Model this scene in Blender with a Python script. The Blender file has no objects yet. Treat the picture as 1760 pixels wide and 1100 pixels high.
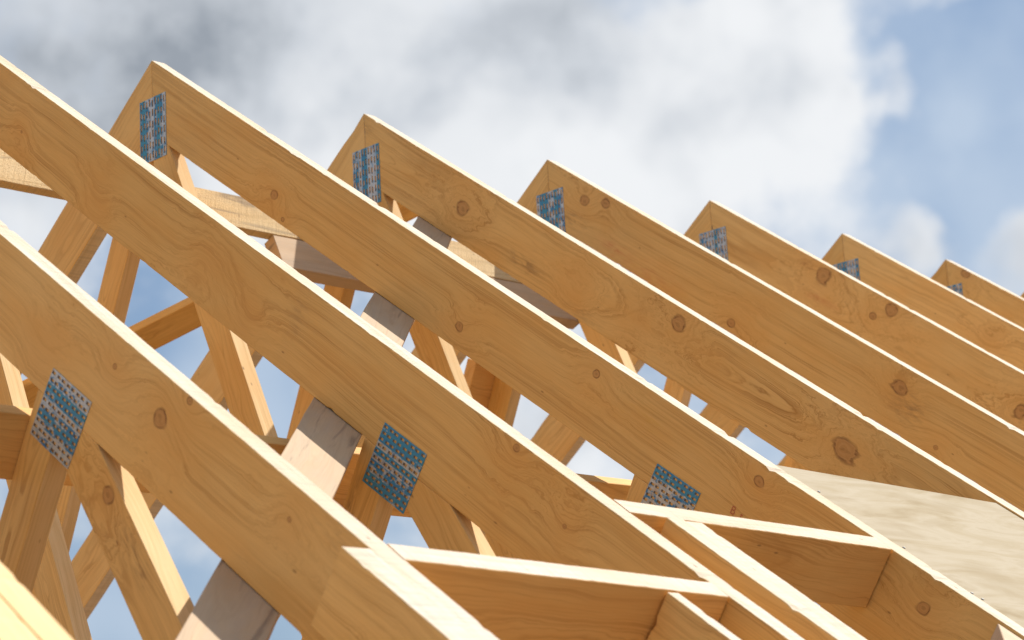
import bpy, bmesh, math, random
from mathutils import Vector, Matrix
R = math.radians
random.seed(11)
SC = bpy.context.scene
COL = SC.collection

# ------------------------------------------------------------------ camera
CAM_POS = Vector((3.92659, -1.66023, -1.80914))
CR = Vector((0.69498615, 0.7170518, -0.05320678)); CU = Vector((0.20750458, -0.12916759, 0.9696688))
CW = Vector((-0.68843017, 0.68494704, 0.23856122))
cd = bpy.data.cameras.new('camera'); cam = bpy.data.objects.new('camera', cd); COL.objects.link(cam)
M3 = Matrix((CR, CU, -CW)).transposed()
cam.matrix_world = Matrix.Translation(CAM_POS) @ M3.to_4x4()
cd.sensor_width = 36.0; cd.lens = 3945.8 / 1760 * 36.0
cd.clip_start = 0.05; cd.clip_end = 6000
cd.dof.use_dof = True; cd.dof.focus_distance = 3.95; cd.dof.aperture_fstop = 9.0
SC.camera = cam
SC.cycles.max_bounces = 6; SC.cycles.diffuse_bounces = 4; SC.cycles.glossy_bounces = 2; SC.cycles.transmission_bounces = 0

# ------------------------------------------------------------------ light
AL = 0.625325; CA, SA = math.cos(AL), math.sin(AL)
EU = Vector((CA, 0, -SA)); EN = Vector((SA, 0, CA)); EY = Vector((0, 1, 0))
_a = -0.40; _c = math.sqrt((1 - _a * _a) / (1 + 0.92 ** 2)); _b = 0.92 * _c
SUN = (EU * _a + EY * _b + EN * _c).normalized()
sl = bpy.data.lights.new('sun', 'SUN'); sl.energy = 3.7; sl.angle = R(0.53); sl.color = (1.0, 0.945, 0.86)
so = bpy.data.objects.new('sun', sl); COL.objects.link(so)
so.rotation_euler = SUN.to_track_quat('Z', 'Y').to_euler(); so.location = (0, 3, 6)

world = bpy.data.worlds.new('World'); SC.world = world; world.use_nodes = True


class NT:
    """tiny helper to wire shader nodes"""
    def __init__(s, tree): s.t = tree
    def n(s, typ, **kw):
        nd = s.t.nodes.new(typ)
        for k, v in kw.items(): setattr(nd, k, v)
        return nd
    def put(s, sock, v):
        if isinstance(v, (int, float)): sock.default_value = v
        elif isinstance(v, (tuple, list, Vector)):
            v = tuple(v)
            sock.default_value = v + (1.0,) if sock.type == 'RGBA' and len(v) == 3 else v
        else: s.t.links.new(v, sock)
    def m(s, op, a, b=None, c=None, clamp=False):
        nd = s.n('ShaderNodeMath', operation=op); nd.use_clamp = clamp
        s.put(nd.inputs[0], a)
        if b is not None: s.put(nd.inputs[1], b)
        if c is not None: s.put(nd.inputs[2], c)
        return nd.outputs[0]
    def vm(s, op, a, b=None, out=0):
        nd = s.n('ShaderNodeVectorMath', operation=op); s.put(nd.inputs[0], a)
        if b is not None:
            s.put(nd.inputs[3 if op == 'SCALE' else 1], b)
        return nd.outputs[1 if op in ('LENGTH', 'DOT_PRODUCT', 'DISTANCE') else 0]
    def noise(s, vec, scale=1.0, detail=2.0, rough=0.5, dist=0.0):
        nd = s.n('ShaderNodeTexNoise'); s.put(nd.inputs['Vector'], vec)
        nd.inputs['Scale'].default_value = scale; nd.inputs['Detail'].default_value = detail
        nd.inputs['Roughness'].default_value = rough; nd.inputs['Distortion'].default_value = dist
        return nd.outputs['Fac']
    def voro(s, vec, scale=1.0, rnd=1.0, feature='F1'):
        nd = s.n('ShaderNodeTexVoronoi', feature=feature); s.put(nd.inputs['Vector'], vec)
        nd.inputs['Scale'].default_value = scale; nd.inputs['Randomness'].default_value = rnd
        return nd
    def ramp(s, fac, stops, interp='LINEAR'):
        nd = s.n('ShaderNodeValToRGB'); s.put(nd.inputs[0], fac); cr = nd.color_ramp; cr.interpolation = interp
        while len(cr.elements) < len(stops): cr.elements.new(0.5)
        for e, (p, c) in zip(cr.elements, stops):
            e.position = p; e.color = (c, c, c, 1) if isinstance(c, (int, float)) else tuple(c) + (1,)
        return nd.outputs[0]
    def smooth(s, x, lo, hi, a=0.0, b=1.0):
        nd = s.n('ShaderNodeMapRange', interpolation_type='SMOOTHSTEP'); s.put(nd.inputs[0], x)
        for i, v in zip((1, 2, 3, 4), (lo, hi, a, b)): s.put(nd.inputs[i], v)
        return nd.outputs[0]
    def mix(s, f, a, b, blend='MIX'):
        nd = s.n('ShaderNodeMix', data_type='RGBA', blend_type=blend)
        s.put(nd.inputs[0], f); s.put(nd.inputs[6], a); s.put(nd.inputs[7], b)
        return nd.outputs[2]
    def comb(s, x, y, z):
        nd = s.n('ShaderNodeCombineXYZ')
        for i, v in enumerate((x, y, z)): s.put(nd.inputs[i], v)
        return nd.outputs[0]
    def sep(s, v):
        nd = s.n('ShaderNodeSeparateXYZ'); s.put(nd.inputs[0], v); return nd.outputs


def build_world():
    t = world.node_tree; t.nodes.clear(); N = NT(t)
    out = N.n('ShaderNodeOutputWorld'); bg = N.n('ShaderNodeBackground'); bg.inputs['Strength'].default_value = 0.05
    t.links.new(bg.outputs[0], out.inputs[0])
    sky = N.n('ShaderNodeTexSky', sky_type='NISHITA'); sky.sun_disc = False
    sky.sun_elevation = math.asin(SUN.z); sky.sun_rotation = math.atan2(SUN.x, SUN.y)
    sky.altitude = 100; sky.air_density = 1.0; sky.dust_density = 1.6; sky.ozone_density = 1.2
    d = N.vm('NORMALIZE', N.n('ShaderNodeTexCoord').outputs['Generated'])
    # broken fair-weather cumulus: noise plus the cloud masses that stand over this roof (azimuth/altitude of each)
    big = N.noise(d, 8.0, 4, 0.56)
    mid = N.noise(N.vm('ADD', d, (3.1, 1.7, 0.4)), 30.0, 4, 0.56)

    wn = N.n('ShaderNodeTexNoise'); N.put(wn.inputs['Vector'], d); wn.inputs['Scale'].default_value = 34.0; wn.inputs['Detail'].default_value = 2.0
    wd = N.vm('ADD', d, N.vm('SCALE', N.vm('SUBTRACT', wn.outputs['Color'], (0.5, 0.5, 0.5)), 0.06))
    wd2 = N.vm('ADD', d, N.vm('SCALE', N.vm('SUBTRACT', wn.outputs['Color'], (0.5, 0.5, 0.5)), 0.028))

    def blob(c, s, a):
        return N.smooth(N.vm('DISTANCE', wd if s > 0.03 else wd2, c), 0.0, s * 1.75, a, 0.0)

    def total(lst):
        o = blob(*lst[0])
        for l in lst[1:]: o = N.m('ADD', o, blob(*l))
        return o

    def sd(h, v):      # direction h, v (thousandths of a radian) right of / above the roof's middle
        return tuple((CW + CR * (h / 1000) + CU * (v / 1000)).normalized())
    masses = total([(sd(-90, 82), 0.05, 0.30), (sd(0, 78), 0.06, 0.30), (sd(80, 85), 0.06, 0.34), (sd(148, 80), 0.04, 0.16),
                    (sd(110, 125), 0.05, 0.20), (sd(50, 55), 0.045, 0.22), (sd(-150, 120), 0.10, 0.34), (sd(-30, 130), 0.08, 0.22),
                    (sd(-215, 60), 0.05, 0.15), (sd(212, 100), 0.042, -0.60), (sd(180, 128), 0.03, -0.30), (sd(200, 58), 0.034, -0.42),
                    (sd(184, 143), 0.016, 0.45), (sd(172, 104), 0.012, 0.12), (sd(178, 38), 0.014, 0.40), (sd(228, 36), 0.022, 0.62),
                    (sd(-140, -20), 0.05, -0.22), (sd(-105, -130), 0.05, -0.30), (sd(-185, -135), 0.05, -0.32),
                    (sd(-150, -85), 0.03, 0.14), (sd(15, -45), 0.05, 0.28), (sd(-78, 104), 0.009, -0.22), (sd(70, -22), 0.02, -0.12)])
    dens = N.m('ADD', N.m('ADD', N.m('MULTIPLY', big, 0.72), N.m('MULTIPLY', mid, 0.50)), masses)
    cov = N.smooth(dens, 0.42, 0.98)
    thick = N.m('ADD', total([(sd(-150, 118), 0.045, 0.45), (sd(-215, 125), 0.06, 0.34), (sd(-110, 140), 0.045, 0.36), (sd(-30, 125), 0.045, 0.18),
                              (sd(30, 125), 0.035, 0.28), (sd(-180, 80), 0.04, 0.40)]),
                N.smooth(N.noise(N.vm('ADD', d, (7.7, 2.2, 5.1)), 16.0, 3, 0.5), 0.44, 0.78, 0.0, 0.40))
    cloud = N.ramp(N.m('MULTIPLY', thick, N.smooth(mid, 0.2, 0.8, 0.75, 1.2)), [(0.0, (0.925, 0.945, 0.97)), (0.40, (0.66, 0.70, 0.755)), (0.95, (0.345, 0.385, 0.44))])
    cloud = N.mix(1.0, cloud, (10.0, 10.0, 10.0), 'MULTIPLY')
    haze = N.mix(0.5, sky.outputs[0], (2.7, 4.3, 6.7))
    pale = N.m('ADD', N.smooth(N.noise(N.vm('ADD', d, (1.3, 9.2, 4.4)), 14.0, 1, 0.5), 0.40, 0.70, 0.0, 0.75), blob(sd(207, 102), 0.032, 0.5))
    haze = N.mix(N.m('MINIMUM', pale, 0.85), haze, (5.6, 6.7, 8.2))
    c = N.mix(cov, haze, cloud)
    t.links.new(c, bg.inputs['Color'])


build_world()
world.cycles.sampling_method = 'MANUAL'; world.cycles.sample_map_resolution = 256
vs = SC.view_settings; vs.view_transform = 'Standard'; vs.look = 'None'; vs.gamma = 1.0; vs.exposure = 0.93
vs.use_curve_mapping = False

# ------------------------------------------------------------------ materials
def new_mat(name):
    m = bpy.data.materials.new(name); m.use_nodes = True; t = m.node_tree; t.nodes.clear()
    N = NT(t); o = N.n('ShaderNodeOutputMaterial'); b = N.n('ShaderNodeBsdfPrincipled')
    t.links.new(b.outputs[0], o.inputs[0])
    return m, N, b


LIGHT = (0.735, 0.472, 0.176); DARK = (0.40, 0.205, 0.056)


def wood(name, knots=(), pith=(0.07, -0.06), tilt=0.012, freq=95.0, light=LIGHT, dark=DARK, rand_knots=False,
         stain=(), contrast=1.0, wav=1.0, spec=0.28, grey=0.0, saw=0.0, tone=0.0):
    """sawn softwood; 'grain' holds board coordinates in metres (along, across, through)"""
    m, N, bsdf = new_mat(name)
    at = N.n('ShaderNodeAttribute'); at.attribute_name = 'grain'; P = at.outputs['Vector']
    x, y, z = N.sep(P)
    w1 = N.m('SUBTRACT', N.noise(N.comb(N.m('MULTIPLY', x, 2.2), N.m('MULTIPLY', y, 5.0), z), 1.0, 2, 0.45), 0.5)
    w2 = N.m('SUBTRACT', N.noise(N.comb(N.m('MULTIPLY', x, 9.0), N.m('MULTIPLY', y, 22.0), N.m('MULTIPLY', z, 9.0)), 1.0, 2, 0.5), 0.5)
    w3 = N.m('SUBTRACT', N.noise(N.comb(N.m('MULTIPLY', x, 40.0), N.m('MULTIPLY', y, 110.0), N.m('MULTIPLY', z, 60.0)), 1.0, 2, 0.5), 0.5)
    fy = N.m('FLOOR', N.m('ADD', N.m('DIVIDE', y, 10.0), 0.5)) # seeds are whole steps of ten metres
    yl = N.m('SUBTRACT', y, N.m('MULTIPLY', fy, 10.0))
    by = N.m('ADD', N.m('SUBTRACT', yl, pith[0]), N.m('MULTIPLY', w1, 0.075 * wav))
    bz = N.m('SUBTRACT', z, pith[1])
    r = N.m('SQRT', N.m('ADD', N.m('MULTIPLY', by, by), N.m('MULTIPLY', bz, bz)))
    r = N.m('ADD', r, N.m('MULTIPLY', w2, 0.009 * wav))
    r = N.m('ADD', r, N.m('MULTIPLY', w3, 0.0011))
    r = N.m('ADD', r, N.m('MULTIPLY', x, tilt))
    core = None; halo = None; kring = None
    def knot(d, rad, amp, sig, first):
        nonlocal r, core, halo
        q = N.m('DIVIDE', d, sig)
        g = N.m('EXPONENT', N.m('MULTIPLY', N.m('MULTIPLY', q, q), -1.0))
        r = N.m('ADD', r, N.m('MULTIPLY', g, amp))
        halo = g if halo is None else N.m('MAXIMUM', halo, g)
        if rad:
            k = N.m('DIVIDE', d, rad)
            core = k if core is None else N.m('MINIMUM', core, k)
    for i, (ka, kb, kr) in enumerate(knots):
        kr *= 1.22
        dx = N.m('MULTIPLY', N.m('SUBTRACT', x, ka), 0.80)
        dy = N.m('SUBTRACT', yl, kb)
        d = N.m('SQRT', N.m('ADD', N.m('MULTIPLY', dx, dx), N.m('MULTIPLY', dy, dy)))
        d = N.m('MULTIPLY', d, N.m('ADD', 1.0, N.m('ADD', N.m('MULTIPLY', w2, 1.7), N.m('MULTIPLY', w3, 0.7))))
        sg = 0.03 + 1.7 * kr if kr else 0.05
        knot(d, kr, (0.016 + 1.6 * kr if kr else 0.022) * (1 if i % 3 else -1), sg, i == 0)
    if rand_knots:
        v = N.voro(N.comb(N.m('MULTIPLY', x, 2.3), N.m('MULTIPLY', y, 5.5), N.m('MULTIPLY', z, 0.4)), 1.0, 0.9)
        d = N.m('MULTIPLY', v.outputs['Distance'], 0.30)
        knot(d, 0.007, 0.018, 0.035, True)
    # ring profile: pale early wood, thin dark late wood
    tph = N.m('MULTIPLY', r, freq)
    irr = N.n('ShaderNodeTexNoise', noise_dimensions='1D'); N.put(irr.inputs['W'], N.m('ADD', N.m('MULTIPLY', tph, 0.34), N.m('MULTIPLY', fy, 7.3)))
    irr.inputs['Detail'].default_value = 2.0
    tph = N.m('ADD', tph, N.m('MULTIPLY', irr.outputs['Fac'], 3.4))
    fr = N.m('FRACT', tph)
    late = N.ramp(fr, [(0.0, 0.45), (0.12, 0.04), (0.40, 0.06), (0.70, 0.36), (0.90, 1.0), (1.0, 0.45)])
    vary = N.smooth(N.noise(N.comb(N.m('MULTIPLY', r, freq * 0.33), N.m('MULTIPLY', x, 2.6), y), 1.0, 3, 0.6), 0.30, 0.70, 0.08, 1.0)
    late = N.m('MULTIPLY', N.m('MULTIPLY', late, vary), 0.80 * contrast)
    fib = N.noise(N.comb(N.m('MULTIPLY', x, 14.0), N.m('MULTIPLY', y, 900.0), N.m('MULTIPLY', z, 900.0)), 1.0, 3, 0.6)
    blotch = N.noise(N.comb(N.m('MULTIPLY', x, 4.0), N.m('MULTIPLY', y, 11.0), N.m('MULTIPLY', z, 8.0)), 1.0, 3, 0.55)
    strk = N.noise(N.comb(N.m('MULTIPLY', x, 1.6), N.m('ADD', N.m('MULTIPLY', y, 70.0), N.m('MULTIPLY', r, 160.0)), N.m('MULTIPLY', z, 70.0)), 1.0, 3, 0.6)
    col = N.mix(late, light, dark)
    col = N.mix(N.smooth(strk, 0.50, 0.74, 0.0, 0.50), col, dark)
    col = N.mix(N.smooth(strk, 0.48, 0.28, 0.0, 0.45), col, tuple(min(1.0, a * b) for a, b in zip(light, (1.09, 1.10, 1.14))))
    col = N.mix(N.smooth(blotch, 0.42, 0.70, 0.0, 0.55), col, tuple(a * b for a, b in zip(light, (0.93, 0.80, 0.62))))
    col = N.mix(N.smooth(blotch, 0.50, 0.25, 0.0, 0.42), col, tuple(min(1, a * b) for a, b in zip(light, (1.03, 1.07, 1.18))))
    col = N.mix(1.0, col, N.mix(fib, (0.84, 0.815, 0.78), (1.14, 1.15, 1.17)), 'MULTIPLY')
    tint = N.n('ShaderNodeTexWhiteNoise', noise_dimensions='1D'); N.put(tint.inputs['W'], N.m('ADD', fy, tone))
    col = N.mix(1.0, col, N.mix(tint.outputs['Value'], (0.90, 0.88, 0.83), (1.10, 1.11, 1.15)), 'MULTIPLY')
    # short dark resin flecks along the grain
    fl = N.voro(N.comb(N.m('MULTIPLY', x, 26.0), N.m('MULTIPLY', y, 70.0), N.m('MULTIPLY', z, 50.0)), 1.0, 1.0)
    fk = N.m('MULTIPLY', N.smooth(fl.outputs['Distance'], 0.16, 0.05), N.m('GREATER_THAN', N.sep(fl.outputs['Color'])[0], 0.93))
    col = N.mix(N.m('MULTIPLY', fk, 0.6), col, (0.16, 0.07, 0.03))
    if halo is not None:
        col = N.mix(N.m('MULTIPLY', halo, 0.30), col, tuple(a * b for a, b in zip(light, (0.86, 0.66, 0.45))))
    if core is not None:
        kr_ = N.m('FRACT', N.m('MULTIPLY', core, 2.6))
        kc = N.mix(N.smooth(kr_, 0.0, 1.0), (0.44, 0.225, 0.085), (0.36, 0.165, 0.055))
        kc = N.mix(N.smooth(N.m('ADD', core, N.m('MULTIPLY', w3, 1.6)), 0.40, 0.10, 0.0, 0.75), kc, (0.20, 0.085, 0.03))
        col = N.mix(N.smooth(core, 1.05, 0.92, 0.0, 0.6), col, kc)
        rim = N.m('MULTIPLY', N.smooth(core, 1.30, 1.05), N.smooth(core, 0.78, 0.98))
        col = N.mix(N.m('MULTIPLY', rim, N.smooth(w3, -0.25, 0.25, 0.15, 0.9)), col, (0.17, 0.07, 0.025))
    for (sa, sb, lx, ly, cc, amt) in stain:
        dx = N.m('DIVIDE', N.m('SUBTRACT', x, sa), lx); dy = N.m('DIVIDE', N.m('SUBTRACT', yl, sb), ly)
        e = N.m('EXPONENT', N.m('MULTIPLY', N.m('ADD', N.m('MULTIPLY', dx, dx), N.m('MULTIPLY', dy, dy)), -1.0))
        br = N.smooth(N.noise(N.comb(N.m('MULTIPLY', x, 24.0), N.m('MULTIPLY', y, 120.0), z), 1.0, 4, 0.6, 0.8), 0.35, 0.75)
        col = N.mix(N.m('MULTIPLY', N.m('MULTIPLY', e, br), amt), col, cc)
    if grey:
        g1 = N.noise(N.comb(N.m('MULTIPLY', x, 7.0), N.m('MULTIPLY', y, 30.0), N.m('MULTIPLY', z, 5.0)), 1.0, 4, 0.6, 0.6)
        col = N.mix(N.smooth(g1, 0.35, 0.75, grey * 0.45, grey), col, (0.42, 0.34, 0.265))
        sm = N.noise(N.comb(N.m('MULTIPLY', x, 3.0), N.m('MULTIPLY', y, 34.0), N.m('MULTIPLY', z, 5.0)), 1.0, 4, 0.55, 1.2)
        col = N.mix(N.smooth(sm, 0.56, 0.74, 0.0, 0.7), col, (0.13, 0.10, 0.09))
    h = N.m('ADD', N.m('MULTIPLY', late, -0.25), N.m('MULTIPLY', fib, 0.5))
    if saw:
        sw = N.m('MULTIPLY', N.m('SUBTRACT', N.noise(N.comb(N.m('ADD', N.m('MULTIPLY', x, 150.0), N.m('MULTIPLY', y, 60.0)), N.m('MULTIPLY', y, 9.0), z), 1.0, 3, 0.6, 0.5), 0.5), 3.0)
        rg = N.noise(N.comb(N.m('MULTIPLY', x, 160.0), N.m('MULTIPLY', y, 330.0), z), 1.0, 4, 0.7)
        h = N.m('ADD', h, N.m('ADD', N.m('MULTIPLY', sw, saw), N.m('MULTIPLY', rg, saw * 2.5)))
        col = N.mix(N.smooth(rg, 0.55, 0.35, 0.0, 0.45), col, tuple(a * 0.62 for a in light))
    bp = N.n('ShaderNodeBump'); bp.inputs['Strength'].default_value = 0.35 if not saw else 0.9
    bp.inputs['Distance'].default_value = 0.0006 if not saw else 0.0016
    N.put(bp.inputs['Height'], h); N.put(bsdf.inputs['Normal'], bp.outputs[0])
    N.put(bsdf.inputs['Base Color'], col)
    N.put(bsdf.inputs['Roughness'], N.m('ADD', 0.60, N.m('MULTIPLY', fib, 0.2)))
    bsdf.inputs['Specular IOR Level'].default_value = spec
    return m


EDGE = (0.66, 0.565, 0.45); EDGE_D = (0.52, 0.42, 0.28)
M_EDGE = wood('sunlit_edge_pine', (), (0.3, -0.25), 0.004, 150, EDGE, EDGE_D, contrast=1.1, saw=0.05, spec=0.08)  # narrow board edges: sunlight painted in as a paler base colour
M_WEDGE = wood('sunlit_web_edge', (), (0.3, -0.25), 0.004, 140, (0.76, 0.535, 0.275), (0.54, 0.34, 0.13), contrast=1.0, spec=0.12)  # web edges lightened in the colour itself to look sunlit
M_WEB = wood('web_pine', (), (0.035, -0.03), 0.02, 120, LIGHT, DARK, rand_knots=True)
M_LEFT = wood('far_rafter_pine', (), (0.07, -0.05), 0.012, 110, LIGHT, DARK, rand_knots=True)
M_NOG = wood('noggin_pine', (), (0.10, -0.09), 0.008, 120, tuple(a * b for a, b in zip(LIGHT, (0.93, 0.86, 0.82))), tuple(a * b for a, b in zip(DARK, (0.95, 0.85, 0.8))), rand_knots=True)
M_GREY = wood('weathered_board', (), (0.05, -0.04), 0.01, 90, (0.62, 0.455, 0.30), (0.45, 0.31, 0.19), rand_knots=False, grey=0.55, spec=0.1, contrast=1.2)
M_ROUGH = wood('rough_sawn_board', (), (0.05, -0.06), 0.01, 110, (0.72, 0.54, 0.30), (0.50, 0.34, 0.16), saw=0.6, grey=0.12, spec=0.08)


def plywood_mat():
    m, N, b = new_mat('plywood_face')
    at = N.n('ShaderNodeAttribute'); at.attribute_name = 'grain'; x, y, z = N.sep(at.outputs['Vector'])
    n1 = N.noise(N.comb(N.m('MULTIPLY', x, 4.5), N.m('MULTIPLY', y, 17.0), z), 1.0, 5, 0.62, 0.9)
    n2 = N.noise(N.comb(N.m('MULTIPLY', x, 22.0), N.m('MULTIPLY', y, 420.0), z), 1.0, 3, 0.6)
    n3 = N.noise(N.comb(N.m('MULTIPLY', x, 5.0), N.m('MULTIPLY', y, 9.0), z), 1.0, 3, 0.5, 0.4)
    c = N.ramp(n1, [(0.28, (0.34, 0.275, 0.185)), (0.44, (0.42, 0.36, 0.27)), (0.58, (0.375, 0.31, 0.215)), (0.72, (0.31, 0.245, 0.155))])
    c = N.mix(N.smooth(n3, 0.48, 0.70, 0, 0.6), c, (0.33, 0.265, 0.175))
    c = N.mix(1.0, c, N.mix(n2, (0.93, 0.92, 0.90), (1.06, 1.06, 1.05)), 'MULTIPLY')
    N.put(b.inputs['Base Color'], c); b.inputs['Roughness'].default_value = 0.85; b.inputs['Specular IOR Level'].default_value = 0.05
    bp = N.n('ShaderNodeBump'); bp.inputs['Strength'].default_value = 0.25; bp.inputs['Distance'].default_value = 0.0006
    N.put(bp.inputs['Height'], n2); N.put(b.inputs['Normal'], bp.outputs[0])
    return m


def plate_mat():
    m, N, b = new_mat('galvanised_plate')
    at = N.n('ShaderNodeAttribute'); at.attribute_name = 'grain'; P = at.outputs['Vector']; x, y, z = N.sep(P)
    row = N.m('FLOOR', y)                     # one unit per row / column of slots
    rr = N.n('ShaderNodeTexWhiteNoise', noise_dimensions='1D'); N.put(rr.inputs['W'], row); rv = rr.outputs['Value']
    band = N.noise(N.comb(N.m('MULTIPLY', x, 0.22), N.m('MULTIPLY', row, 3.7), 0.0), 1.0, 2, 0.5)
    blot = N.noise(N.comb(N.m('MULTIPLY', x, 1.3), N.m('MULTIPLY', y, 1.1), z), 1.0, 3, 0.6)
    k = N.m('ADD', N.m('ADD', N.m('MULTIPLY', band, 0.45), N.m('MULTIPLY', rv, 0.30)), N.m('MULTIPLY', blot, 0.45))
    paint = N.smooth(k, 0.53, 0.62)
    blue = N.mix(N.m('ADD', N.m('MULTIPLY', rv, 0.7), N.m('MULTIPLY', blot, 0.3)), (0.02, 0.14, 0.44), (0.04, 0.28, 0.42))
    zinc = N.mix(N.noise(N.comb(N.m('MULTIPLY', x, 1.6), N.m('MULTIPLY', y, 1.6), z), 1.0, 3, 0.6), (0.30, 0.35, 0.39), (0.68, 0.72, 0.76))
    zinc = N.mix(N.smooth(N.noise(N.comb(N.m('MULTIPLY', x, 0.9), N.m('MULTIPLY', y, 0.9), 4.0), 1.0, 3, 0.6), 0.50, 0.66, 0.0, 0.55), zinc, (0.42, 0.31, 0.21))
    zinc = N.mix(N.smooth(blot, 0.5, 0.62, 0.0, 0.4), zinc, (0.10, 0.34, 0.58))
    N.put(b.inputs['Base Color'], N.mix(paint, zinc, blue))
    N.put(b.inputs['Metallic'], N.m('SUBTRACT', 0.35, N.m('MULTIPLY', paint, 0.35)))
    N.put(b.inputs['Roughness'], N.m('ADD', 0.38, N.m('MULTIPLY', blot, 0.25)))
    return m


def plain(name, c, rough=0.7):
    m, N, b = new_mat(name); tc = N.n('ShaderNodeTexCoord')
    n = N.noise(tc.outputs['Object'], 400.0, 2, 0.5)
    N.put(b.inputs['Base Color'], N.mix(n, tuple(a * 0.8 for a in c), tuple(min(1, a * 1.15) for a in c)))
    b.inputs['Roughness'].default_value = rough
    return m


def ground_mat():
    m, N, b = new_mat('bare_earth'); tc = N.n('ShaderNodeTexCoord').outputs['Object']
    n = N.noise(tc, 0.6, 8, 0.6); n2 = N.noise(tc, 9.0, 5, 0.6)
    c = N.mix(n, (0.15, 0.10, 0.06), (0.22, 0.15, 0.09))
    N.put(b.inputs['Base Color'], N.mix(N.m('MULTIPLY', n2, 0.5), c, (0.10, 0.07, 0.045))); b.inputs['Roughness'].default_value = 0.95
    return m


M_PLY = plywood_mat(); M_PLATE = plate_mat(); M_TOOTH = plain('shaded_tooth_steel', (0.13, 0.11, 0.10), 0.5); M_NAIL = plain('nail_steel', (0.10, 0.095, 0.09), 0.45)  # plate teeth and slot walls coloured dark to paint the shade inside slots
M_RED = plain('faded_red_ink', (0.46, 0.13, 0.06)); M_INK = plain('faded_black_ink', (0.27, 0.16, 0.085))

# ------------------------------------------------------------------ mesh helpers
SEED = [0]


def tag(o, label=None, cat=None, group=None, kind=None):
    if label: o['label'] = label
    if cat: o['category'] = cat
    if group: o['group'] = group
    if kind: o['kind'] = kind
    return o


def empty(name, loc):
    o = bpy.data.objects.new(name, None); COL.objects.link(o); o.location = loc; o.empty_display_size = 0.2
    return o


def resample(poly, step):
    """split long edges; mark which points are true corners"""
    out = []
    n = len(poly)
    for i in range(n):
        a, b = Vector(poly[i]), Vector(poly[(i + 1) % n]); L = (b - a).length
        k = max(1, int(L / step))
        for j in range(k): out.append((a.lerp(b, j / k), j == 0))
    return out


def plank(name, poly, O, E1, E2, E3, t, mats, parent=None, step=0.05, jit=0.0004, chips=0, bev=0.0011,
          edge_pale=False, bow=0.0, seed=None, recenter=False, twist=0.0):
    """a board: outline poly in (along, across) metres, thickness t along E3; rounded arrises, slightly uneven edges"""
    rnd = random.Random(hash(name) % 999 + SEED[0] * 7919); SEED[0] += 1
    sd = SEED[0] if seed is None else seed
    O, E1, E2, E3 = map(Vector, (O, E1, E2, E3))
    area = sum(poly[i][0] * poly[(i + 1) % len(poly)][1] - poly[(i + 1) % len(poly)][0] * poly[i][1] for i in range(len(poly)))
    if area < 0: poly = poly[::-1]
    pts = resample(poly, step); n = len(pts)
    cen = sum((p for p, _ in pts), Vector((0, 0))) / n
    nor = []
    for i in range(n):
        e0 = (pts[i][0] - pts[i - 1][0]).normalized(); e1 = (pts[(i + 1) % n][0] - pts[i][0]).normalized()
        v = Vector((-e0.y - e1.y, e0.x + e1.x)); l = v.length
        v = v / l * min(2.0, 2.0 / max(l, 0.3)) if l > 1e-6 else Vector((0, 0)); nor.append(v)   # inward
    ph = [rnd.uniform(0, 6.28) for _ in range(6)]
    def wav(s, k): return (math.sin(s * 9 + ph[k]) + 0.7 * math.sin(s * 23 + ph[k + 1]) + 0.5 * math.sin(s * 57 + ph[k + 2]))
    chip = {}
    for side in (0, 1):
        for _ in range(chips):
            i = rnd.randrange(n)
            if not pts[i][1]: chip[(side, i)] = 0.0006 + 0.0032 * rnd.random() ** 3
    rings = []
    for ri, (inset, c) in enumerate(((bev, 0.0), (0.0, bev), (0.0, t - bev), (bev, t))):
        side = 0 if ri < 2 else 1; ring = []
        for i in range(n):
            p, corner = pts[i]
            off = inset + (0 if corner else 0.45 * jit * wav(p.x, 3 * side) + rnd.uniform(-jit, jit) * 0.5)
            if ri in (1, 2) and (side, i) in chip: off += chip[(side, i)]
            if ri in (0, 3) and (side, i) in chip: off += chip[(side, i)] * 1.6
            q = p + nor[i] * off
            cc = c + bow * math.sin((p.x - poly[0][0]) * 1.7 + ph[0])
            ring.append((q, cc))
        rings.append(ring)
    verts = []; gr = []
    for ring in rings:
        for q, c in ring:
            verts.append(O + E1 * q.x + E2 * q.y + E3 * c)
            gr.append((q.x + 0.0, q.y + 10.0 * (sd % 40), c + 0.0))
    faces = []; fm = []
    faces.append(list(range(n))[::-1]); fm.append(0)
    for k in range(3):
        for i in range(n):
            j = (i + 1) % n
            faces.append([k * n + i, k * n + j, (k + 1) * n + j, (k + 1) * n + i])
            ed = pts[j][0] - pts[i][0]
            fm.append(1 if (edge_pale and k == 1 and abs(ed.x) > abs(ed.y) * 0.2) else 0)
    faces.append([3 * n + i for i in range(n)]); fm.append(0)
    base = Vector((0, 0, 0))
    if parent is not None: base = parent.matrix_basis.translation
    elif recenter: base = sum(verts, Vector((0, 0, 0))) / len(verts)
    me = bpy.data.meshes.new(name); me.from_pydata([v - base for v in verts], [], faces)
    a = me.attributes.new('grain', 'FLOAT_VECTOR', 'POINT')
    a.data.foreach_set('vector', [k for g in gr for k in g])
    if not isinstance(mats, (list, tuple)): mats = [mats]
    for m in mats: me.materials.append(m)
    if len(mats) > 1: me.polygons.foreach_set('material_index', fm)
    bm = bmesh.new(); bm.from_mesh(me); bmesh.ops.recalc_face_normals(bm, faces=bm.faces); bm.to_mesh(me); bm.free()
    o = bpy.data.objects.new(name, me); COL.objects.link(o)
    if parent is not None: o.parent = parent
    else: o.location = base
    return o


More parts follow.
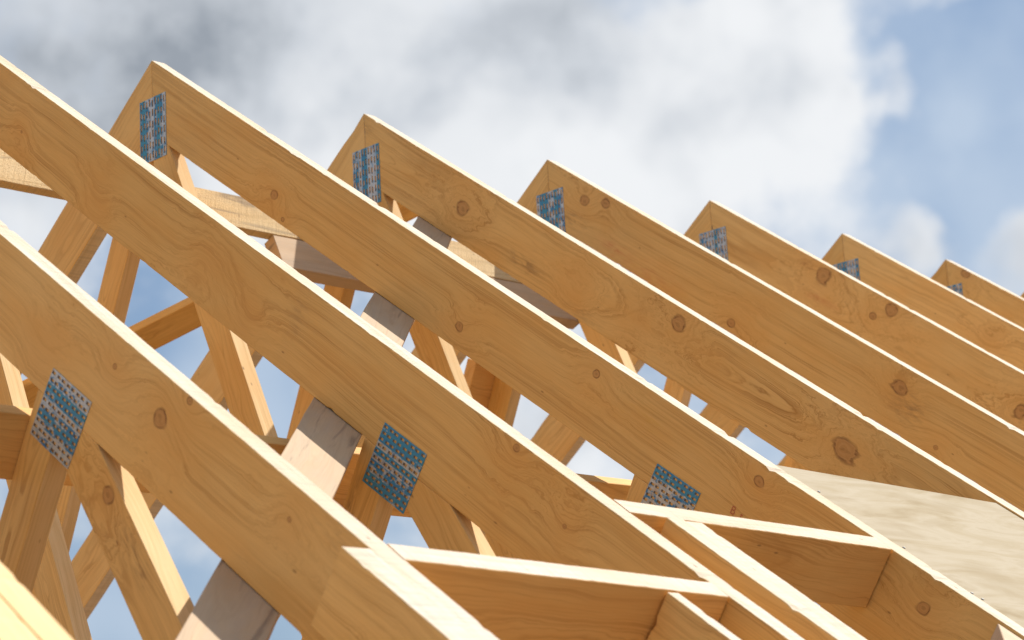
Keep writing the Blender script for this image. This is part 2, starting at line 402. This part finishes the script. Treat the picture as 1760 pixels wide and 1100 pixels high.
def clip(poly, nx, nz, d):
    """keep the part of a convex polygon where nx*x + nz*z >= d"""
    out = []
    for i in range(len(poly)):
        a, b = poly[i], poly[(i + 1) % len(poly)]
        fa = nx * a[0] + nz * a[1] - d; fb = nx * b[0] + nz * b[1] - d
        if fa >= 0: out.append(a)
        if (fa >= 0) != (fb >= 0):
            s = fa / (fa - fb); out.append((a[0] + (b[0] - a[0]) * s, a[1] + (b[1] - a[1]) * s))
    return out


def ab(poly, ea):
    """world (x, z) outline -> board coordinates along the direction ea"""
    eb = (-ea[1], ea[0])
    return [(p[0] * ea[0] + p[1] * ea[1], p[0] * eb[0] + p[1] * eb[1]) for p in poly]


def web_board(xs, parent, y, t, clips, mat, seed=None):
    """a web between two lines: xs = ((x at z=-1, x at z=-1.5) left, same right); clipped by half planes"""
    (l1, l2), (r1, r2) = xs
    f = lambda p1, p2, z: p1 + (p2 - p1) * (z + 1) / -0.5
    zt, zb = 0.4, -2.04
    poly = [(f(l1, l2, zt), zt), (f(r1, r2, zt), zt), (f(r1, r2, zb), zb), (f(l1, l2, zb), zb)]
    for c in clips: poly = clip(poly, *c)
    d = Vector((l2 - l1, -0.5)).normalized(); ea = (d.x, d.y)
    eb = (-ea[1], ea[0])
    q = ab(poly, ea); b0 = min(p[1] for p in q); a0 = min(p[0] for p in q)
    q = [(p[0] - a0, p[1] - b0) for p in q]
    O = Vector((ea[0] * a0 + eb[0] * b0, y, ea[1] * a0 + eb[1] * b0))
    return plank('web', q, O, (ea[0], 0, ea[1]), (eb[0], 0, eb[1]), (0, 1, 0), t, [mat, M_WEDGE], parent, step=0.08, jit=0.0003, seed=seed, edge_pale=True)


TH = 0.036; DEP = 0.140; ULEN = 3.85; TB = math.tan(AL)
TYL = [0.0251, 0.5863, 1.1691, 1.7846, 2.4055, 3.0418, 3.6345, 4.1531]


def plate_mesh(w, h, nx, ny, seed):
    """punched steel plate: w along, h across, slots really cut through, a folded tooth in each slot"""
    bm = bmesh.new(); lay = bm.verts.layers.float_vector.new('grain')
    sx, sy = w / nx, h / ny; t = 0.0013
    def V(x, y, z):
        v = bm.verts.new((x, y, z)); v[lay] = (x / sx + seed * 31, y / sy + seed * 17 + 0.0001, z); return v
    rnd = random.Random(seed)
    for i in range(nx):
        for j in range(ny):
            x0, y0 = i * sx, j * sy; x1, y1 = x0 + sx, y0 + sy
            k = 0.10 if (i + j) % 2 else 0.22
            a0, a1 = x0 + sx * k, x1 - sx * (0.32 - k); b0, b1 = y0 + sy * 0.29, y1 - sy * 0.29
            o = [V(x0, y0, 0), V(x1, y0, 0), V(x1, y1, 0), V(x0, y1, 0)]
            q = [V(a0, b0, 0), V(a1, b0, 0), V(a1, b1, 0), V(a0, b1, 0)]
            l = [V(a0, b0, t), V(a1, b0, t), V(a1, b1, t), V(a0, b1, t)]
            for s in range(4):
                e = (s + 1) % 4
                bm.faces.new((o[s], o[e], q[e], q[s])); bm.faces.new((q[s], q[e], l[e], l[s])).material_index = 1
            # tooth folded down at one end of the slot
            xm = a0 + (a1 - a0) * rnd.uniform(0.26, 0.4)
            u = [V(a0, b0, 0.0002), V(xm, b0 + sy * 0.05, t * 0.9), V(xm, b1 - sy * 0.05, t * 0.9), V(a0, b1, 0.0002)]
            bm.faces.new(u).material_index = 1
    cs = [(0, 0), (w, 0), (w, h), (0, h)]
    for s in range(4):
        e = (s + 1) % 4; a, b = cs[s], cs[e]
        bm.faces.new((V(a[0], a[1], 0), V(a[0], a[1], t), V(b[0], b[1], t), V(b[0], b[1], 0)))
    bmesh.ops.remove_doubles(bm, verts=bm.verts, dist=1e-6)
    me = bpy.data.meshes.new('nail_plate'); bm.to_mesh(me); bm.free(); me.materials.append(M_PLATE); me.materials.append(M_TOOTH)
    return me


def nail_plate(parent, O, E1, E2, w, h, nx, ny, seed):
    """O is the plate's lower corner in the truss plane (x, z); it sits 1.3 mm proud of the near face"""
    me = plate_mesh(w, h, nx, ny, seed)
    E1, E2 = Vector(E1), Vector(E2); E3 = Vector((0, 1, 0))
    o = bpy.data.objects.new('nail_plate', me); COL.objects.link(o); o.parent = parent
    Mx = Matrix((E1, E2, E3)).transposed().to_4x4()
    rel = Vector(O) - parent.matrix_basis.translation
    o.matrix_basis = Matrix.Translation(rel + Vector((0, -0.0014, 0))) @ Mx
    return o


RKNOTS = {
    0: [(2.001, 0.050, 0.0088), (2.047, 0.006, 0.0051), (1.872, 0.038, 0.0030), (2.304, 0.039, 0.0027), (1.70, 0.09, 0)],
    1: [(0.546, 0.086, 0.0022), (2.058, 0.009, 0.0057), (0.857, 0.104, 0), (1.219, 0.072, 0), (1.386, 0.095, 0), (2.20, 0.06, 0.0027)],
    2: [(0.582, 0.095, 0.0075), (0.636, 0.128, 0.003), (1.238, 0.100, 0.0054), (1.603, 0.030, 0.0050), (2.020, 0.027, 0.0065), (2.398, 0.049, 0.006)],
    3: [(0.452, 0.070, 0.0125), (1.185, 0.033, 0.0115), (1.691, 0.069, 0.0150), (0.889, 0.085, 0), (1.081, 0.063, 0)],
    4: [(0.184, 0.044, 0.009), (0.256, 0.022, 0.008), (0.787, 0.118, 0.0095), (1.305, 0.046, 0.0115), (1.452, 0.120, 0.004)],
    5: [(0.473, 0.030, 0.015), (0.721, 0.025, 0.0115), (0.675, 0.058, 0.007), (1.195, 0.080, 0.012)],
    6: [(0.62, 0.07, 0), (1.1, 0.05, 0.009)],
    7: [(0.092, 0.010, 0.009), (0.55, 0.08, 0)],
}
RPITH = {0: (0.17, -0.05, 0.008, 105), 1: (0.16, -0.05, 0.016, 84), 2: (0.17, -0.02, 0.006, 165), 3: (0.06, -0.06, 0.016, 120),
         4: (-0.03, -0.05, 0.010, 92), 5: (0.09, -0.06, 0.01, 82), 6: (0.02, -0.07, 0.012, 85), 7: (0.1, -0.06, 0.01, 85)}
RWAV = {0: (0.22, 0.6), 1: (0.35, 0.8), 2: (0.2, 0.85), 3: (0.5, 1.1), 4: (0.3, 0.85), 5: (0.35, 0.8), 6: (0.5, 0.7), 7: (0.5, 0.7)}
BLK = (0.07, 0.055, 0.045); REDS = (0.52, 0.14, 0.06)
RSTAIN = {3: [(0.70, 0.10, 0.055, 0.014, BLK, 0.75), (0.93, 0.125, 0.05, 0.012, BLK, 0.4), (0.03, 0.03, 0.02, 0.03, BLK, 0.5)],
          4: [(0.344, 0.114, 0.05, 0.02, REDS, 0.6), (0.50, 0.12, 0.09, 0.03, REDS, 0.35), (1.34, 0.075, 0.05, 0.03, BLK, 0.55), (0.16, 0.10, 0.06, 0.02, BLK, 0.5)],
          5: [(0.414, 0.024, 0.022, 0.008, (0.20, 0.03, 0.01), 0.95), (0.50, 0.09, 0.06, 0.012, REDS, 0.45)],
          1: [(1.50, 0.05, 0.02, 0.05, (0.20, 0.12, 0.07), 0.35)],
          2: [(1.75, 0.05, 0.05, 0.02, (0.62, 0.34, 0.06), 0.5)], 0: [(2.40, 0.02, 0.06, 0.012, (0.25, 0.13, 0.06), 0.4)]}

TLABEL = {
    -1: 'nearest roof truss, only its blurred top edge cutting across the bottom left corner',
    0: 'front roof truss, big round knot right of its square nail plate at far left',
    1: 'second full roof truss, square nail plate below the middle, its ridge outside the left edge',
    2: 'roof truss with the leftmost visible ridge peak and a tall silvery blue nail plate',
    3: 'roof truss with swirling grain and large knots, second ridge peak from the left',
    4: 'roof truss with paired knots beside its nail plate, third ridge peak from the left',
    5: 'roof truss with red-brown resin pocket, fourth ridge peak from the left',
    6: 'plain roof truss with small corner of blue plate showing, fifth ridge peak from the left',
    7: 'roof truss with dark spot under its top edge, sixth and last clear ridge peak',
    8: 'farthest roof truss, only a tip showing at the right edge',
}


def truss(i, y, zoff=0.0, du=0.0):
    T = empty('roof_truss', (0, y, -2.17 + zoff)); zo = Vector((0, 0, zoff))
    tag(T, TLABEL[i], 'roof truss', 'row of timber roof trusses')
    k = min(max(i, 0), 7); pb, pc, tl, fq = RPITH[k]
    mat = wood('rafter_pine_%d' % (i + 1), RKNOTS[k] if i == k else [], (pb, pc), tl, fq, stain=RSTAIN.get(i, ()), tone=i * 3.37, wav=RWAV[k][0], contrast=RWAV[k][1] * 1.35)
    near = i in (0, 1, 2, 3)
    g = 0.0006
    # right-hand rafter, plumb cut at the ridge
    poly = [(g, 0), (ULEN, 0), (ULEN, DEP), (DEP * TB + g, DEP)]
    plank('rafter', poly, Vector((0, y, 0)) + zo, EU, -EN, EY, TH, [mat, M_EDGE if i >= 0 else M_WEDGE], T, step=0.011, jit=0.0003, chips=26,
          edge_pale=True, seed=0)
    EUl = Vector((-CA, 0, -SA)); ENl = Vector((-SA, 0, CA))
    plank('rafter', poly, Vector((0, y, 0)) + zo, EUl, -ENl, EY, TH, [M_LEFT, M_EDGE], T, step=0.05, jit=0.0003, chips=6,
          edge_pale=True, seed=i + 5)
    # webs
    vr = (-SA, -CA, DEP)     # below the underside of the right rafter
    vl = (SA, -CA, DEP)
    zc = (0, 1, -2.03)
    s = du
    wy = y + 0.0; W = M_WEB
    web_board(((0.318, 0.537), (0.401, 0.620)), T, wy, TH, [vr, vl, zc, (1, 0, 0.0006)], W, seed=i * 4 + 21)
    web_board(((-0.455, -0.690), (-0.373, -0.608)), T, wy, TH, [vr, vl, zc, (-1, 0, 0.0006)], W, seed=i * 4 + 22)
    A = ((1.385 + s, 1.095 + s), (1.468 + s, 1.178 + s))
    B = ((1.212 + s, 1.555 + s), (1.300 + s, 1.643 + s))
    dA = Vector((0.29, 0.5)).normalized(); nA = (dA.y, -dA.x)      # right of web A
    dd = nA[0] * (A[1][0]) + nA[1] * -1.0
    ink = (0.16, 0.085, 0.045)
    WA = wood('web_pine_stamped_a', (), (0.035, -0.03), 0.02, 120, stain=[(0.10, 0.018, 0.05, 0.011, ink, 0.75)]) if i == 1 else W
    WB = wood('web_pine_stamped_b', [(0.165, 0.052, 0.008)], (0.03, -0.02), 0.03, 90, stain=[(0.27, 0.05, 0.05, 0.013, ink, 0.8)]) if i == 0 else W
    web_board(A, T, wy, TH, [vr, zc], WA, seed=i * 4 + 23)
    web_board(B, T, wy, TH, [vr, zc, (nA[0], nA[1], dd + 0.0006)], WB, seed=i * 4 + 24)
    mA = ((-A[1][0], -A[1][1]), (-A[0][0], -A[0][1])); mB = ((-B[1][0], -B[1][1]), (-B[0][0], -B[0][1]))
    web_board(mA, T, wy, TH, [vl, zc], W, seed=i * 4 + 25)
    web_board(mB, T, wy, TH, [vl, zc, (-nA[0], nA[1], dd + 0.0006)], W, seed=i * 4 + 26)
    # bottom chord
    xe = (2.03 - DEP / CA) / TB
    plank('bottom_chord', [(-xe - 0.01, -2.0306), (xe + 0.01, -2.0306), (xe + 0.15, -2.17), (-xe - 0.15, -2.17)], Vector((0, y, 0)) + zo,
          (1, 0, 0), (0, 0, 1), EY, TH, M_WEB, T, step=0.2, seed=i + 31)
    # nail plates on the near face
    nail_plate(T, Vector((-0.045, y, -0.233)) + zo, (0, 0, 1), (1, 0, 0), 0.145, 0.095, 6, 9, i * 2 + 40)
    uP = 1.742 + s * 1.233
    O = EU * uP - EN * 0.198
    nail_plate(T, Vector((O.x, y, O.z)) + zo, EU, EN, 0.110, 0.098, 8, 10, i * 2 + 3)
    Ol = Vector((-CA, 0, -SA)) * uP - ENl * 0.198
    nail_plate(T, Vector((Ol.x, y, Ol.z)) + zo, EUl, ENl, 0.110, 0.098, 8, 10, i * 2 + 4)
    return T


DU = {-1: 0.0, 0: 0.0, 1: 0.034, 2: 0.055}
T = {}
T[-1] = truss(-1, -0.5345)
for i in range(8): T[i] = truss(i, TYL[i], 0.0, DU.get(i, 0.05))
T[8] = truss(8, 4.62, -0.012, 0.05)

# ------------------------------------------------------------------ boards nailed between the trusses
def roofpt(u, y, v=0.0): return EU * u + EY * y - EN * v


def roof_board(name, p0, p1, width, t, v_top, mat, side=1, pale=True, **kw):
    """flat board lying in a plane parallel to the right slope: p0, p1 = (u, y) of its edge, width towards 'side'"""
    a = Vector((p1[0] - p0[0], p1[1] - p0[1])); L = a.length; a.normalize(); b = Vector((-a.y, a.x)) * side
    return plank(name, [(0, 0), (L, 0), (L, width), (0, width)], roofpt(p0[0], p0[1], v_top), EU * a.x + EY * a.y,
                 EU * b.x + EY * b.y, -EN, t, mat, recenter=True, **kw)


def slope_board(name, u0, u1, y0, t, depth, mat, v0=0.0, cut0=0.0, edge=None, **kw):
    """board standing on edge parallel to the rafters"""
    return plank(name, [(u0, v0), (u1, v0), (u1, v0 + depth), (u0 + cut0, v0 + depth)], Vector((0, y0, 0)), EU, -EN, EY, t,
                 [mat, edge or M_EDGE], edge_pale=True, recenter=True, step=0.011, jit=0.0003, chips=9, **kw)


def noggin(name, u0, u1, y0, y1, t, depth, v0, mat, **kw):
    """board on edge across from truss to truss, top flush with the slope; u0 at y0, u1 at y1 (upper face)"""
    a = Vector((u1 - u0, y1 - y0)); L = a.length; a.normalize(); b = Vector((a.y, -a.x))
    return plank(name, [(0, 0), (L, 0), (L, depth), (0, depth)], roofpt(u0, y0, v0), EU * a.x + EY * a.y, -EN,
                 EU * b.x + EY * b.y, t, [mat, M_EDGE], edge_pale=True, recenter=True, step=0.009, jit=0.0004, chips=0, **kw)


M_SIS = wood('sister_pine', [(2.62, 0.10, 0.006)], (0.2, -0.04), 0.004, 120)
o = slope_board('doubling_rafter', 2.453, ULEN, TYL[0] - 0.0445, 0.044, 0.10, M_SIS, v0=-0.001, seed=0)
tag(o, 'doubled rafter board with square cut end on the front truss, bottom centre', 'rafter')
o = slope_board('doubling_rafter', 2.36, ULEN, -0.5345 - 0.0445, 0.044, 0.14, M_SIS, seed=0, edge=M_WEDGE)
tag(o, 'blurred doubled rafter board at the very bottom left corner', 'rafter')
o = noggin('noggin', 2.434, 2.471, TYL[0] + TH + 0.001, TYL[1] - 0.001, 0.040, 0.10, -0.001, M_NOG)
tag(o, 'lower cross noggin with bright top edge at bottom centre', 'noggin', 'noggins between the trusses')
o = noggin('noggin', 2.229, 2.266, TYL[1] + TH + 0.001, TYL[2] - 0.001, 0.041, 0.10, -0.001, M_NOG)
tag(o, 'upper cross noggin with bright top edge passing under the rightmost square nail plate', 'noggin', 'noggins between the trusses')
o = slope_board('trimmer', 2.507, ULEN, 0.469, 0.022, 0.10, M_SIS, v0=0.0005, seed=3)
tag(o, 'thin short rafter board butting the lower noggin, bottom right of centre', 'trimmer')
o = slope_board('trimmer', 2.287, ULEN, 0.675, 0.0345, 0.09, M_SIS, v0=-0.006, seed=0)
tag(o, 'front board of the doubled short rafter below the upper noggin', 'trimmer', 'doubled short rafter')
o = slope_board('trimmer', 2.283, ULEN, 0.711, 0.044, 0.10, M_SIS, v0=-0.002, seed=7)
tag(o, 'rear board of the doubled short rafter below the upper noggin', 'trimmer', 'doubled short rafter')

# plywood sheet between two trusses
pl = [(2.000, TYL[2] + TH + 0.004), (2.043, TYL[3] - 0.002), (ULEN, TYL[3] - 0.002), (ULEN, TYL[2] + TH + 0.004)]
pq = [(p[1], p[0]) for p in pl]
o = plank('plywood_sheet', pq, -EN * 0.003, EY, EU, -EN, 0.012, M_PLY, recenter=True, step=0.05, jit=0.0004)
tag(o, 'pale plywood sheet lying in the slope at the right edge', 'plywood')

# short diagonal block against the truss in the lower right corner
q0 = Vector((2.524, 1.158))
bl = [(2.524, 1.166), (2.75, 1.166), (2.75, 1.02), (2.605, 1.085)]
o = plank('valley_block', [(p[0], p[1]) for p in bl], -EN * 0.004, EU, EY, -EN, 0.05, M_GREY, recenter=True)
tag(o, 'small angled timber block in the lower right corner', 'block')

# diagonal braces nailed under the rafters
o = roof_board('diagonal_brace', (0.258, 1.84), (2.66, -0.39), 0.092, 0.022, DEP + 0.001, M_GREY, side=1, step=0.06, jit=0.0006)
tag(o, 'weathered grey diagonal brace board running under the rafters with sun patches', 'brace')
d = Vector((0.74, 0.68)).normalized()
ENL = Vector((-SA, 0, CA)); EUL = Vector((CA, 0, SA))       # uphill along the left slope
def leftpt(s, y, v): return EUL * s + EY * y - ENL * v
o = plank('diagonal_brace', [(-2.4, 0), (0.72, 0), (0.72, 0.092), (-2.4, 0.092)], leftpt(-0.563, 1.467, DEP + 0.001), EUL * d.x + EY * d.y,
          EUL * -d.y + EY * d.x, -ENL, 0.022, M_WEB, recenter=True, step=0.08)
tag(o, 'brown diagonal brace under the far slope, seen from below at left', 'brace')

# long binders along the ridge direction, nailed to the webs
wr = Vector((0.219, 0, -0.5)).normalized(); wrn = Vector((0.5, 0, 0.219)).normalized()
def webface(z, y): return Vector((0.3165 - 0.438 * (z + 1), y, z))      # left faces of the ridge webs
def long_board(name, P, ea_down, nrm, y0, y1, w, t, mat, **kw):
    return plank(name, [(y0, 0), (y1, 0), (y1, w), (y0, w)], Vector((P.x, 0, P.z)), EY, ea_down, nrm, t, mat, recenter=True, **kw)
o = long_board('ridge_binder', webface(-0.272, 0), wr, -wrn, -0.9, 2.62, 0.096, 0.022, M_ROUGH, step=0.05, jit=0.0007)
tag(o, 'rough sawn binder board lying just under the ridge, sunlit and coarse', 'binder')
o = long_board('ridge_binder', webface(-0.3625, 0), wr, -wrn, 1.467, 2.42, 0.090, 0.036, M_GREY, step=0.05, jit=0.0006)
tag(o, 'smooth grey binder board directly below the rough sawn ridge binder', 'binder')
wa = Vector((-0.29, 0, -0.5)).normalized(); wan = Vector((-0.5, 0, 0.29)).normalized()
za = -1.155
o = long_board('web_binder', Vector((1.385 - 0.58 * -(za + 1), 0, za)) + wan * 0.001, wa, wan, -0.9, 1.95, 0.095, 0.036, M_NOG, step=0.05, jit=0.0006)
tag(o, 'dark horizontal binder board behind the webs below the square nail plates', 'binder')
wl = Vector((-0.235, 0, -0.5)).normalized(); wln = Vector((-0.5, 0, 0.235)).normalized()
zl = -0.50
o = long_board('web_binder', Vector((-0.455 - 0.47 * (-(zl + 1)), 0, zl)) + wln * 0.001, wl, wln, 2.33, 2.44, 0.16, 0.036, M_NOG, step=0.05)
tag(o, 'short dark binder board with two cracks seen through the middle gap', 'binder')


# nail heads along the plywood's edges
ply = bpy.data.objects['plywood_sheet']
def nail_head(u, y, v, parent, r=0.0026):
    bm = bmesh.new(); bmesh.ops.create_cone(bm, cap_ends=True, segments=10, radius1=r, radius2=r * 0.85, depth=0.0016)
    me = bpy.data.meshes.new('nail_head'); bm.to_mesh(me); bm.free(); me.materials.append(M_NAIL)
    o = bpy.data.objects.new('nail_head', me); COL.objects.link(o); o.parent = parent
    o.matrix_basis = Matrix.Translation(roofpt(u, y, v) - parent.matrix_basis.translation) @ EN.to_track_quat('Z', 'Y').to_matrix().to_4x4()
    return o
for u, y in ((2.097, 1.222), (2.287, 1.221), (2.432, 1.217), (2.450, 1.221), (2.30, 1.774), (2.62, 1.775), (2.60, 1.22)):
    nail_head(u, y, 0.0024, ply)

# faded red carpenter's mark on the rafter behind the upper noggin
def ink_text(body, u, v, y, size, mat, parent):
    cu = bpy.data.curves.new('ink_mark', 'FONT'); cu.body = body; cu.size = size
    tmp = bpy.data.objects.new('ink_tmp', cu); COL.objects.link(tmp)
    me = bpy.data.meshes.new_from_object(tmp.evaluated_get(bpy.context.evaluated_depsgraph_get()))
    bpy.data.objects.remove(tmp); bpy.data.curves.remove(cu)
    me.materials.clear(); me.materials.append(mat); me.name = 'ink_mark'
    o = bpy.data.objects.new('ink_mark', me); COL.objects.link(o); o.parent = parent
    P = EU * u - EN * v; P.y = y - 0.0006
    o.matrix_basis = Matrix.Translation(P - parent.matrix_basis.translation) @ Matrix((EU, EN, -EY)).transposed().to_4x4()
    return o
ink_text('B  t.   T', 1.990, 0.099, TYL[2], 0.020, M_RED, T[2])

# ------------------------------------------------------------------ ground
me = bpy.data.meshes.new('ground'); S = 3000.0
me.from_pydata([(-S, -S, -5.2), (S, -S, -5.2), (S, S, -5.2), (-S, S, -5.2)], [], [(0, 1, 2, 3)]); me.materials.append(ground_mat())
o = bpy.data.objects.new('ground', me); COL.objects.link(o); tag(o, kind='structure')
